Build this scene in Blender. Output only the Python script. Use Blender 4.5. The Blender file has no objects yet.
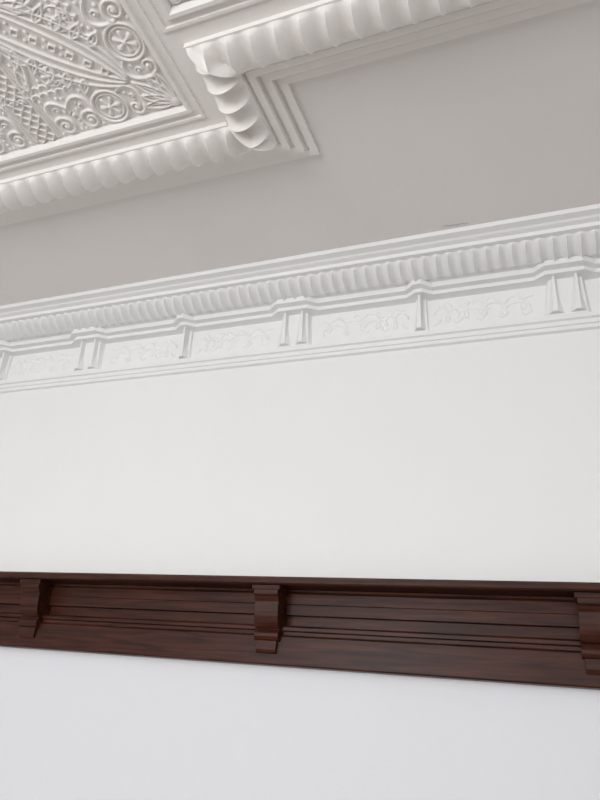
import bpy, bmesh, math, random
import numpy as np
from mathutils import Vector, Matrix
random.seed(4)
H0 = 1.6           # eye height
CEIL = H0 + 1.607
XL, XR, YB = -3.3, 2.3, -4.7
scn = bpy.context.scene
scn.view_settings.view_transform = 'Standard'

# ------------------------------------------------------------ materials
def mat(name, col, rough=0.6, bump=0.0, bscale=60, var=0.03, spec=0.3, shade_below=None):
    m = bpy.data.materials.new(name); m.use_nodes = True
    nt = m.node_tree; N = nt.nodes; L = nt.links
    b = N['Principled BSDF']
    b.inputs['Roughness'].default_value = rough
    b.inputs['Specular IOR Level'].default_value = spec
    tc = N.new('ShaderNodeTexCoord')
    n = N.new('ShaderNodeTexNoise'); n.inputs['Scale'].default_value = 2.2; n.inputs['Detail'].default_value = 5
    L.new(tc.outputs['Object'], n.inputs['Vector'])
    r = N.new('ShaderNodeValToRGB')
    r.color_ramp.elements[0].position = .3; r.color_ramp.elements[1].position = .7
    r.color_ramp.elements[0].color = (*[c*(1-var) for c in col], 1)
    r.color_ramp.elements[1].color = (*[min(1, c*(1+var)) for c in col], 1)
    L.new(n.outputs['Fac'], r.inputs['Fac']); L.new(r.outputs['Color'], b.inputs['Base Color'])
    if shade_below:   # light falloff under the plate rail, put into the wall colour
        zz, c2 = shade_below
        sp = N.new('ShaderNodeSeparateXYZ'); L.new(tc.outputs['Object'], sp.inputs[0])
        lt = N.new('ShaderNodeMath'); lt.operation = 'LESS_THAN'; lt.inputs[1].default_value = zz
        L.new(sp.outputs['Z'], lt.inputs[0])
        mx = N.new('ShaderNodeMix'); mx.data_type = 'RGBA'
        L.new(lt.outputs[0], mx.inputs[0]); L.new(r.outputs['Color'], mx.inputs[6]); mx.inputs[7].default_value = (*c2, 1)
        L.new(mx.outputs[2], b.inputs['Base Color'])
    if bump:
        n2 = N.new('ShaderNodeTexNoise'); n2.inputs['Scale'].default_value = bscale; n2.inputs['Detail'].default_value = 4
        L.new(tc.outputs['Object'], n2.inputs['Vector'])
        bp = N.new('ShaderNodeBump'); bp.inputs['Strength'].default_value = bump; bp.inputs['Distance'].default_value = .004
        L.new(n2.outputs['Fac'], bp.inputs['Height']); L.new(bp.outputs['Normal'], b.inputs['Normal'])
    return m
M_wall = mat('wall_paint', (.86, .862, .845), .55, .12, 90, .01, shade_below=(H0+.3, (.775, .78, .80)))
M_ceil = mat('ceiling_paint', (.80, .77, .745), .6, .25, 35, .02)
M_plas = mat('white_plaster', (.86, .86, .85), .5, .15, 70, .015)
M_orn = mat('ornamental_plaster', (.87, .84, .81), .5, .2, 60, .02)
M_floor = mat('floor_boards', (.27, .21, .17), .4, .1, 20, .2)
M_frame = mat('window_paint', (.8, .8, .8), .4)
M_crack = mat('exposed_undercoat', (.50, .46, .43), .8)

def wood(name):
    m = bpy.data.materials.new(name); m.use_nodes = True
    nt = m.node_tree; N = nt.nodes; L = nt.links; b = N['Principled BSDF']
    tc = N.new('ShaderNodeTexCoord'); mp = N.new('ShaderNodeMapping')
    mp.inputs['Scale'].default_value = (1.6, 26, 26)
    L.new(tc.outputs['Object'], mp.inputs['Vector'])
    n = N.new('ShaderNodeTexNoise'); n.inputs['Scale'].default_value = 3; n.inputs['Detail'].default_value = 8; n.inputs['Distortion'].default_value = .6
    L.new(mp.outputs['Vector'], n.inputs['Vector'])
    r = N.new('ShaderNodeValToRGB')
    r.color_ramp.elements[0].position = .32; r.color_ramp.elements[0].color = (.019, .0050, .0030, 1)
    r.color_ramp.elements[1].position = .72; r.color_ramp.elements[1].color = (.078, .0215, .0115, 1)
    L.new(n.outputs['Fac'], r.inputs['Fac']); L.new(r.outputs['Color'], b.inputs['Base Color'])
    bp = N.new('ShaderNodeBump'); bp.inputs['Strength'].default_value = .12; bp.inputs['Distance'].default_value = .003
    L.new(n.outputs['Fac'], bp.inputs['Height']); L.new(bp.outputs['Normal'], b.inputs['Normal'])
    b.inputs['Roughness'].default_value = .38
    b.inputs['Specular IOR Level'].default_value = .2
    return m
M_wood = wood('mahogany')

# ------------------------------------------------------------ helpers
def obj(name, verts, faces, m, parent=None, smooth=False, fixn=True):
    me = bpy.data.meshes.new(name); me.from_pydata([tuple(v) for v in verts], [], faces); me.update()
    if fixn:
        bm = bmesh.new(); bm.from_mesh(me); bmesh.ops.recalc_face_normals(bm, faces=bm.faces); bm.to_mesh(me); bm.free()
    if smooth:
        me.polygons.foreach_set('use_smooth', [True]*len(me.polygons))
    o = bpy.data.objects.new(name, me); scn.collection.objects.link(o)
    me.materials.append(m)
    if parent: o.parent = parent
    return o
def empty(name):
    o = bpy.data.objects.new(name, None); scn.collection.objects.link(o); o.empty_display_size = .1; return o
class MB:
    def __init__(s): s.v = []; s.f = []
    def add(s, vs, fs):
        k = len(s.v); s.v += [tuple(v) for v in vs]; s.f += [tuple(i+k for i in f) for f in fs]
    def box(s, x0, x1, y0, y1, z0, z1):
        s.add([(x, y, z) for z in (z0, z1) for y in (y0, y1) for x in (x0, x1)],
              [(0, 2, 3, 1), (4, 5, 7, 6), (0, 1, 5, 4), (2, 6, 7, 3), (0, 4, 6, 2), (1, 3, 7, 5)])
    def hexa(s, bot, top):
        s.add(list(bot)+list(top), [(3, 2, 1, 0), (4, 5, 6, 7), (0, 1, 5, 4), (1, 2, 6, 5), (2, 3, 7, 6), (3, 0, 4, 7)])
    def prism(s, plan, z0, z1):
        n = len(plan)
        s.add([(x, y, z0) for x, y in plan]+[(x, y, z1) for x, y in plan],
              [tuple(range(n))[::-1], tuple(range(n, 2*n))]+[(i, (i+1) % n, n+(i+1) % n, n+i) for i in range(n)])
    def out(s, name, m, parent=None, bevel=0, smooth=False):
        o = obj(name, s.v, s.f, m, parent, smooth)
        if bevel:
            b = o.modifiers.new('bevel', 'BEVEL'); b.width = bevel; b.segments = 2; b.limit_method = 'ANGLE'
        return o

def offset_poly(path, d, closed=True):
    """path CCW -> inward (left) offset by d"""
    n = len(path); out = []
    for i in range(n):
        p = Vector(path[i])
        a = Vector(path[i-1]) if (closed or i > 0) else None
        c = Vector(path[(i+1) % n]) if (closed or i < n-1) else None
        n1 = n2 = None
        if a is not None: t = (p-a).normalized(); n1 = Vector((-t.y, t.x))
        if c is not None: t = (c-p).normalized(); n2 = Vector((-t.y, t.x))
        if n1 is None: out.append(p+n2*d)
        elif n2 is None: out.append(p+n1*d)
        else:
            m = (n1+n2).normalized(); out.append(p+m*(d/m.dot(n1)))
    return out
def sweep(mb, path, profile, closed=True, cap=False):
    rings = [[(q.x, q.y, z) for q in offset_poly(path, d, closed)] for d, z in profile]
    n = len(path); vs = [p for r in rings for p in r]; fs = []
    for j in range(len(profile)-1):
        for i in range(n if closed else n-1):
            k = (i+1) % n
            fs.append((j*n+i, j*n+k, (j+1)*n+k, (j+1)*n+i))
    mb.add(vs, fs)

def gadroon(name, path, secfn, pitch, m, parent, nt=12, ns=10, segs=None, a=.5, blend=.014, pw=.8):
    """secfn(t,amp)->(d,z); fluted roll along closed mitred path, ridge on every mitre"""
    V = []; F = []
    n = len(path)
    for i in (segs if segs is not None else range(n)):
        A = Vector(path[i]); B = Vector(path[(i+1) % n]); T = (B-A).normalized(); N = Vector((-T.y, T.x))
        o1 = offset_poly(path, 1.0)
        ma = (o1[i]-A).dot(T); mb_ = (o1[(i+1) % n]-B).dot(T)
        Lg = (B-A).length
        dm = secfn(.5, 0)[0]
        s0 = ma*dm; s1 = Lg+mb_*dm
        cnt = max(1, round((s1-s0)/pitch)); pt = (s1-s0)/cnt
        k0 = -3*ns; k1 = (cnt+3)*ns
        base = len(V); rows = k1-k0+1
        for k in range(k0, k1+1):
            s = s0+pt*k/ns
            fr = (k % ns)/ns
            amp0 = 1-a*math.sin(math.pi*fr)**pw
            for j in range(nt+1):
                t = j/nt
                d = secfn(t, 0)[0]
                lo = ma*d; hi = Lg+mb_*d
                e = min(s-lo, hi-s)/blend
                e = min(1, max(0, e))
                amp = 1+(amp0-1)*e
                d2, z = secfn(t, amp)
                lo = ma*d2; hi = Lg+mb_*d2
                sc = min(max(s, lo), hi)
                P = A+T*sc+N*d2
                V.append((P.x, P.y, z))
        for r in range(rows-1):
            for j in range(nt):
                q = base+r*(nt+1)+j
                F.append((q, q+1, q+nt+2, q+nt+1))
    o = obj(name, V, F, m, parent, smooth=False, fixn=False)
    bm = bmesh.new(); bm.from_mesh(o.data)
    bmesh.ops.remove_doubles(bm, verts=bm.verts, dist=1e-5)
    bmesh.ops.recalc_face_normals(bm, faces=bm.faces)
    for f in bm.faces: f.smooth = True
    for e in bm.edges:
        if len(e.link_faces) == 2 and e.calc_face_angle(0) > math.radians(33): e.smooth = False
    bm.to_mesh(o.data); bm.free()
    return o

# ------------------------------------------------------------ room shell
def simple_box(name, x0, x1, y0, y1, z0, z1, m):
    b = MB(); b.box(x0, x1, y0, y1, z0, z1); return b.out(name, m)
simple_box('floor', XL-.15, XR+.15, YB-.15, .15, -.12, 0, M_floor)
simple_box('ceiling', XL-.15, XR+.15, YB-.15, .15, CEIL, CEIL+.12, M_ceil)
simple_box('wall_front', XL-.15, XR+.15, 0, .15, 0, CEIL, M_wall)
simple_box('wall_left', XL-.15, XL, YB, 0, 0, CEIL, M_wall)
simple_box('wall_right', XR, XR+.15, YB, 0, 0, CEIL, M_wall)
wins = [(-2.6, -1.0), (0.1, 1.7)]; WZ0, WZ1 = .95, 2.85
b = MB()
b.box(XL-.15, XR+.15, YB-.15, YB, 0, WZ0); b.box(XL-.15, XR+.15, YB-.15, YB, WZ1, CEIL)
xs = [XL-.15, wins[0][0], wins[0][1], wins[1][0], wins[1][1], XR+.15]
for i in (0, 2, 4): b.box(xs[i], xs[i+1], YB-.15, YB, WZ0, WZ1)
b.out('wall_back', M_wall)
for i, (a, c) in enumerate(wins):
    w = MB(); y0, y1 = YB-.10, YB-.05; t = .05
    w.box(a, a+t, y0, y1, WZ0, WZ1); w.box(c-t, c, y0, y1, WZ0, WZ1)
    w.box(a+t, c-t, y0, y1, WZ0, WZ0+t); w.box(a+t, c-t, y0, y1, WZ1-t, WZ1)
    w.box((a+c)/2-.02, (a+c)/2+.02, y0, y1, WZ0+t, WZ1-t)
    w.box(a+t, (a+c)/2-.02, y0, y1, 1.88, 1.92); w.box((a+c)/2+.02, c-t, y0, y1, 1.88, 1.92)
    w.out('window_%d' % (i+1), M_frame)
room = [(XL, YB), (XR, YB), (XR, 0), (XL, 0)]     # CCW
b = MB(); sweep(b, room, [(0, 0), (.02, 0), (.02, .15), (.012, .17), (0, .18)]); b.out('baseboard_room', M_frame)

# ------------------------------------------------------------ relief height map tools
class Relief:
    def __init__(s, w, h, res):
        s.res = res; s.nx = int(round(w/res))+1; s.ny = int(round(h/res))+1
        s.H = np.zeros((s.ny, s.nx)); s.w = w; s.h = h
    def dot(s, x, y, r, h, p=.5):
        i0 = max(0, int((x-r)/s.res)); i1 = min(s.nx-1, int((x+r)/s.res)+1)
        j0 = max(0, int((y-r)/s.res)); j1 = min(s.ny-1, int((y+r)/s.res)+1)
        if i1 < i0 or j1 < j0: return
        X = np.arange(i0, i1+1)*s.res-x; Y = np.arange(j0, j1+1)*s.res-y
        D = 1-(X[None, :]**2+Y[:, None]**2)/r**2
        v = h*np.clip(D, 0, 1)**p
        s.H[j0:j1+1, i0:i1+1] = np.maximum(s.H[j0:j1+1, i0:i1+1], v)
    def free(s, x, y, r):
        i0 = int((x-r)/s.res); i1 = int((x+r)/s.res)+1; j0 = int((y-r)/s.res); j1 = int((y+r)/s.res)+1
        if i0 < 0 or j0 < 0 or i1 >= s.nx or j1 >= s.ny: return False
        return s.H[j0:j1+1, i0:i1+1].max() < 1e-5
    def stroke(s, pts, r0, h, r1=None, p=.5):
        if r1 is None: r1 = r0
        P = [np.array(q, float) for q in pts]
        L = [0]
        for a, c in zip(P, P[1:]): L.append(L[-1]+np.linalg.norm(c-a))
        tot = L[-1]
        if tot < 1e-6: return
        n = int(tot/(s.res*.7))+2
        for q in np.linspace(0, tot, n):
            x = np.interp(q, L, [k[0] for k in P]); y = np.interp(q, L, [k[1] for k in P])
            r = r0+(r1-r0)*q/tot
            s.dot(x, y, max(r, s.res*1.1), h, p)
    def ring(s, x, y, R, r, h, a0=0, a1=2*math.pi):
        n = 40
        s.stroke([(x+R*math.cos(a0+(a1-a0)*k/n), y+R*math.sin(a0+(a1-a0)*k/n)) for k in range(n+1)], r, h)
    def spiral(s, x, y, R, turns, ph, r, h, sgn=1):
        n = 50
        s.stroke([(x+R*(1-.85*k/n)*math.cos(ph+sgn*turns*2*math.pi*k/n), y+R*(1-.85*k/n)*math.sin(ph+sgn*turns*2*math.pi*k/n)) for k in range(n+1)], r, h, r*.8)
        s.dot(x, y, r*1.8, h*1.3)
    def leaf(s, x, y, ang, L, W, h, vein=True):
        ca, sa = math.cos(ang), math.sin(ang)
        for sg in (-1, 1):
            pts = []
            for k in range(15):
                t = k/14; u = t*L; v = sg*W*math.sin(math.pi*t**.8)
                pts.append((x+u*ca-v*sa, y+u*sa+v*ca))
            s.stroke(pts, .004, h)
        if vein: s.stroke([(x+.15*L*ca, y+.15*L*sa), (x+.8*L*ca, y+.8*L*sa)], W*.45, h*.75, .003)
    def flower(s, x, y, R, n, h):
        for k in range(n):
            a = 2*math.pi*k/n
            s.stroke([(x+.25*R*math.cos(a), y+.25*R*math.sin(a)), (x+.8*R*math.cos(a), y+.8*R*math.sin(a))], R*.1, h*.8, R*.22)
        s.dot(x, y, R*.24, h*1.2)
    def bez(s, a, c1, c2, d, r, h, r1=None):
        pts = []
        for k in range(25):
            t = k/24; u = 1-t
            pts.append(tuple(u**3*a[i]+3*u*u*t*c1[i]+3*u*t*t*c2[i]+t**3*d[i] for i in (0, 1)))
        s.stroke(pts, r, h, r1)
        return pts

S = .99; RS = .0022
Q = Relief(S/2, S/2, RS)
h = .0082
Q.ring(.227, .068, .052, .0045, h); Q.ring(.227, .068, .040, .003, h*.7); Q.flower(.227, .068, .034, 6, h)
for k, ang in enumerate([5, 25, 45, 65, 85]):
    A = math.radians(ang); Q.leaf(.03, .03, A, .10 if ang != 45 else .125, .013, h)
Q.dot(.03, .03, .018, h*1.3)
Q.spiral(.15, .045, .025, 1.3, math.pi, .0045, h)
Q.bez((.12, .045), (.11, .12), (.16, .13), (.18, .105), .006, h, .003)
for o in (0, .022, .044):
    Q.bez((.13+o*.3, .13-o*.3), (.20+o, .17-o), (.33+o, .26-o), (.47, .44-o*.4), .0050, h, .0035)
for k in range(9):
    t = k/8; x = .17+.27*t; Q.stroke([(x-.012, x), (x, x+.012), (x+.012, x), (x, x-.012), (x-.012, x)], .003, h)
for k in range(7):
    t = k/6; x = .20+.20*t; Q.leaf(x+.045, x-.035, math.radians(-55), .05+.015*t, .011, h)
Q.spiral(.31, .045, .033, 1.6, 2.4, .005, h, -1)
Q.spiral(.40, .045, .033, 1.6, .7, .005, h, 1)
Q.bez((.285, .06), (.27, .13), (.32, .15), (.36, .10), .006, h, .004)
Q.bez((.425, .065), (.44, .13), (.40, .15), (.36, .10), .006, h, .004)
for k in range(8):
    x = .285+k*.028; Q.ring(x, .150-.0*k, .013, .0035, h*.8, 0, math.pi)
    if x < .48: Q.ring(x+.014, .172, .013, .0035, h*.7, 0, math.pi)
Q.flower(.335, .205, .03, 7, h); Q.ring(.335, .205, .034, .003, h*.7)
for k in range(11):
    y = .03+k*.034; x = S/2-.018
    Q.stroke([(x-.016, y), (x, y+.016), (x+.016, y), (x, y-.016), (x-.016, y)], .003, h)
Q.stroke([(S/2-.042, .02), (S/2-.042, .42)], .004, h); Q.stroke([(S/2-.052, .02), (S/2-.052, .42)], .003, h*.8)
Q.bez((.42, .20), (.36, .26), (.40, .34), (.46, .36), .006, h, .004)
Q.leaf(.375, .25, math.radians(60), .09, .014, h); Q.leaf(.43, .18, math.radians(100), .07, .012, h)
Q.ring(S/2, S/2, .10, .006, h); Q.ring(S/2, S/2, .08, .004, h); Q.flower(S/2, S/2, .07, 8, h*1.2)
Q.stroke([(.006, .006), (S/2, .006)], .004, h*.8)
# small rosettes, curls and buds fill the ground between the main motifs
for R, st in ((.019, .006), (.013, .005), (.008, .004)):
    y = .014
    while y < S/2:
        x = y
        while x < S/2:
            if Q.free(x, y, R*.98) and (R < .01 or Q.free(x, y, R*1.02)):
                if R > .015: Q.ring(x, y, R*.85, .0028, h*.7); Q.flower(x, y, R*.8, 5, h*.9)
                elif R > .01: Q.spiral(x, y, R*.85, 1.2, random.random()*6.28, .0026, h*.8, random.choice((-1, 1)))
                else: Q.dot(x, y, R*.7, h*.7)
            x += st
        y += st
n = min(Q.H.shape)
q = np.maximum(Q.H[:n, :n], Q.H[:n, :n].T)
top = np.concatenate([q, q[:, ::-1][:, 1:]], axis=1)
full = np.concatenate([top, top[::-1][1:]], axis=0)
def relief_mesh(name, H, res, fn, m, parent):
    ny, nx = H.shape
    V = [fn(i*res, j*res, H[j, i]) for j in range(ny) for i in range(nx)]
    F = [(j*nx+i, j*nx+i+1, (j+1)*nx+i+1, (j+1)*nx+i) for j in range(ny-1) for i in range(nx-1)]
    return obj(name, V, F, m, parent, smooth=True, fixn=False)

# ------------------------------------------------------------ ornamental ceiling
orn = empty('ornamental_plaster_ceiling_panel')
def Z(z): return H0+z
outer = [(-2.95, -4.2), (1.7, -4.2), (1.7, -.92), (-.645, -.92), (-.645, -.67), (-2.95, -.67)]
b = MB()
sweep(b, outer, [(0, Z(1.6065)), (0, Z(1.594)), (.022, Z(1.594)), (.024, Z(1.600)), (.032, Z(1.600)), (.032, Z(1.580)), (.054, Z(1.580)), (.056, Z(1.586)), (.064, Z(1.586)), (.064, Z(1.566)),
                 (.084, Z(1.566)), (.086, Z(1.572)), (.092, Z(1.572)), (.092, Z(1.556)), (.15, Z(1.556)), (.202, Z(1.556)), (.202, Z(1.59))])
b.out('stepped_border', M_orn, orn)
def sec_big(t, amp):
    return (.094+.104*t, Z(1.5575-.052*amp*math.sin(math.pi*t)**.6))
gadroon('gadrooned_roll', outer, sec_big, .066, M_orn, orn, nt=18, ns=18, a=.86, pw=.7)
b = MB(); zt, zb = Z(1.604), Z(1.572)
A = (-.936-S, -.936, -.94-S, -.94); B = (-.846, -.846+S, -1.20-S, -1.20)
b.box(-2.75, -.80, -.94, -.85, zb, zt)
b.box(-.936, -.846, -4.0, -.94, zb, zt)
b.box(-2.75, A[0], -4.0, -.94, zb, zt); b.box(A[0], A[1], -4.0, A[2], zb, zt)
b.box(-.846, 1.5, -1.20, -1.10, zb, zt)
b.box(-.846, -.80, -1.10, -.94, zb, zt)
b.box(B[1], 1.5, -4.0, -1.20, zb, zt); b.box(B[0], B[1], -4.0, B[2], zb, zt)
b.out('flat_borders', M_orn, orn)
b = MB()
for R in (A, B):
    rp = [(R[0], R[2]), (R[1], R[2]), (R[1], R[3]), (R[0], R[3])]
    sweep(b, rp, [(.012, Z(1.588)), (.010, Z(1.572)), (.004, Z(1.564)), (-.006, Z(1.564)), (-.010, Z(1.573))])
    sweep(b, rp, [(-.024, Z(1.573)), (-.026, Z(1.567)), (-.034, Z(1.567)), (-.036, Z(1.573))])
b.out('panel_fillets', M_orn, orn)
relief_mesh('floral_relief', full, S/(full.shape[0]-1), lambda a, c, hh: (A[1]-a, A[3]-c, Z(1.587)-hh), M_orn, orn)
relief_mesh('floral_relief_second', full, S/(full.shape[0]-1), lambda a, c, hh: (B[0]+a, B[3]-c, Z(1.587)-hh), M_orn, orn)

# ------------------------------------------------------------ cornice
cor = empty('plaster_cornice')
prof = [(0, 1.300), (.012, 1.303), (.012, 1.316), (.018, 1.318), (.021, 1.331), (.030, 1.334), (.032, 1.348), (.015, 1.354), (.015, 1.488),
        (.045, 1.494), (.050, 1.506), (.070, 1.508), (.072, 1.524), (.088, 1.527), (.168, 1.573), (.168, 1.566), (.186, 1.566), (.188, 1.580), (.205, 1.583), (.212, 1.588), (.236, 1.590), (.238, 1.6065)]
b = MB(); sweep(b, room, [(d, Z(z)) for d, z in prof]); b.out('cornice_profile', M_plas, cor)
p0 = (.088, 1.525); p1 = (.170, 1.572)
def sec_c(t, amp):
    B_ = .035*math.sin(math.pi*t)**.5*amp
    return (p0[0]+(p1[0]-p0[0])*t+B_*.50, Z(p0[1]+(p1[1]-p0[1])*t-B_*.86))
gadroon('gadrooned_band', room, sec_c, .042, M_plas, cor, nt=12, ns=12, a=.90, blend=.008, pw=.65)
dbl = [.98, .01, -.96, -1.93, -2.90]; sgl = [1.465, .495, -.475, -1.445, -2.415]
def plan(base, extra):
    pts = []
    feats = sorted([(x, .060) for x in dbl]+[(x, .012) for x in sgl])
    pts.append((XL, 0)); pts.append((XL, -base))
    for x, w in feats:
        pts += [(x-w-.036, -base), (x-w, -base-extra), (x+w, -base-extra), (x+w+.036, -base)]
    pts += [(XR, -base), (XR, 0)]
    return pts
b = MB()
b.prism(plan(.050, .024), Z(1.488), Z(1.503)); b.prism(plan(.074, .028), Z(1.503), Z(1.524))
b.out('cornice_cap_breaks', M_plas, cor)
b = MB()
def console(x, wt, wb, pt, pb, z0=1.352, z1=1.490, fr=1.0, back=.014):
    """tapered block; fr = front width / back width (chamfered obelisk when < 1)"""
    b.hexa([(x-wb*fr, -pb, Z(z0)), (x+wb*fr, -pb, Z(z0)), (x+wb, -back, Z(z0)), (x-wb, -back, Z(z0))],
           [(x-wt*fr, -pt, Z(z1)), (x+wt*fr, -pt, Z(z1)), (x+wt, -back, Z(z1)), (x-wt, -back, Z(z1))])
for x in dbl:
    console(x, .060, .074, .040, .027, fr=.85)
    for s in (-1, 1):
        console(x+s*.035, .010, .027, .060, .046, 1.358, fr=.30, back=.026)
for x in sgl:
    console(x, .020, .032, .026, .022, fr=.85)
    console(x, .010, .026, .058, .044, 1.358, fr=.30)
b.out('frieze_consoles', M_plas, cor, bevel=.0012)
# flowing scroll relief for the frieze
W_ = .345; Hh = .112
F_ = Relief(W_, Hh, .0022)
hh = .0050
for lo, ph in ((0, 0), (.004, 2.1)):
    pts = []
    for k in range(221):
        t = k/220; th = t*2*math.pi*(5 if lo == 0 else 4)+ph
        pts.append((.012+.318*t+.020*math.sin(th), .056+(.030 if lo == 0 else .018)*math.cos(th)+.010*math.sin(t*13+ph)))
    F_.stroke(pts, .0036, hh)
for k in range(9):
    x = .02+.038*k; s_ = 1 if k % 2 else -1
    F_.bez((x, .056+s_*.026), (x+.008, .056+s_*.046), (x+.022, .056+s_*.046), (x+.028, .056+s_*.034), .0048, hh, .002)
F_.flower(.172, .056, .020, 6, hh*1.1)
H = F_.H
Vv = []; Ff = []
allx = sorted(dbl+sgl)
for xa, xb in zip(allx, allx[1:]):
    isd = xa in dbl
    x0 = xa+(.078 if isd else .032)
    x1 = xb-(.032 if isd else .078)
    cxm = (x0+x1)/2-W_/2
    ny, nx = H.shape; k0 = len(Vv)
    for j in range(ny):
        for i in range(nx):
            ii = i if isd else nx-1-i
            Vv.append((cxm+i*.0022, -.0148-H[j, ii], Z(1.366)+j*.0022))
    Ff += [(k0+j*nx+i, k0+j*nx+i+1, k0+(j+1)*nx+i+1, k0+(j+1)*nx+i) for j in range(ny-1) for i in range(nx-1)]
obj('frieze_scroll_relief', Vv, Ff, M_plas, cor, smooth=True, fixn=False)

# ------------------------------------------------------------ wooden plate rail
rail = empty('wooden_plate_rail')
b = MB()
rp = [(0, .221), (.032, .221), (.036, .225), (.036, .302), (.032, .307), (.026, .309), (.026, .318), (.034, .321), (.035, .330), (.030, .336), (.004, .337),
      (.004, .368), (.019, .370), (.019, .400), (.0215, .402), (.0215, .432), (.030, .437), (.032, .4425), (.107, .4425), (.112, .446), (.112, .460), (.107, .465), (0, .465)]
V = []; n = len(rp)
for x in (XL+.001, XR-.001): V += [(x, -p-.0005, Z(z)) for p, z in rp]
b.add(V, [(i, (i+1) % n, n+(i+1) % n, n+i) for i in range(n)]+[tuple(range(n)), tuple(range(n, 2*n))])
b.out('rail_boards_and_shelf', M_wood, rail)
def bracket(i, x):
    m = MB()
    pr = [(.003, .4415), (.096, .4415), (.096, .414), (.088, .410), (.084, .402)]
    for k in range(9):
        a = math.pi*.5*k/8; pr.append((.050+.030*math.cos(a), .396-.075*math.sin(a)))
    pr += [(.053, .316), (.058, .308), (.058, .298), (.053, .290), (.046, .287), (.003, .287)]
    def ext(pr, w):
        n = len(pr); V = []
        for xx in (x-w, x+w): V += [(xx, -p, Z(z)) for p, z in pr]
        m.add(V, [(j, (j+1) % n, n+(j+1) % n, n+j) for j in range(n)]+[tuple(range(n)), tuple(range(n, 2*n))])
    ext(pr, .040)
    ext([(.003, .288), (.048, .288), (.048, .262), (.043, .252), (.003, .252)], .033)
    ext([(.003, .4417), (.100, .4417), (.100, .428), (.003, .428)], .046)
    m.out('bracket_%d' % i, M_wood, rail, bevel=.0015)
for i, x in enumerate([1.85, .93, .012, -.908, -1.83, -2.75]): bracket(i+1, x)

# ------------------------------------------------------------ peeling paint on the ceiling
b = MB()
def crack(x, y, L, ang, w):
    n = 9; P = []
    for k in range(n+1):
        t = k/n; P.append((x+L*t*math.cos(ang)+random.uniform(-.003, .003), y+L*t*math.sin(ang)+random.uniform(-.003, .003), w*(.25+random.random())*math.sin(math.pi*(.1+.8*t))))
    pl = [(p[0], p[1]-p[2]) for p in P]+[(p[0], p[1]+p[2]) for p in reversed(P)]
    b.prism(pl, CEIL-.0012, CEIL+.001)
crack(-.36, -.256, .09, .05, .0018)
b.out('peeling_ceiling_paint', M_crack)

# ------------------------------------------------------------ lights
def area(name, loc, rot, sx, sy, e, col):
    l = bpy.data.lights.new(name, 'AREA'); l.shape = 'RECTANGLE'; l.size = sx; l.size_y = sy; l.energy = e; l.color = col
    o = bpy.data.objects.new(name, l); scn.collection.objects.link(o); o.location = loc; o.rotation_euler = rot; return o
for i, (a, c) in enumerate(wins):
    area('window_daylight', ((a+c)/2, YB-.04, (WZ0+WZ1)/2), (math.radians(90), 0, 0), c-a-.1, WZ1-WZ0-.1, (80, 23)[i], (.985, .99, 1))
w = bpy.data.worlds.new('sky'); scn.world = w; w.use_nodes = True
w.node_tree.nodes['Background'].inputs[0].default_value = (.85, .92, 1, 1)
w.node_tree.nodes['Background'].inputs[1].default_value = 1.5

# ------------------------------------------------------------ camera
cam = bpy.data.cameras.new('camera'); co = bpy.data.objects.new('camera', cam); scn.collection.objects.link(co)
r = Vector((.9256, .3627, .1077)).normalized()
u = Vector((.0789, -.4637, .8825)); u = (u-r*u.dot(r)).normalized(); k = r.cross(u)
co.matrix_world = Matrix(((r.x, u.x, k.x, 0), (r.y, u.y, k.y, -2), (r.z, u.z, k.z, H0), (0, 0, 0, 1)))
cam.sensor_fit = 'VERTICAL'; cam.sensor_height = 36; cam.lens = 30.6; cam.clip_start = .02
scn.camera = co
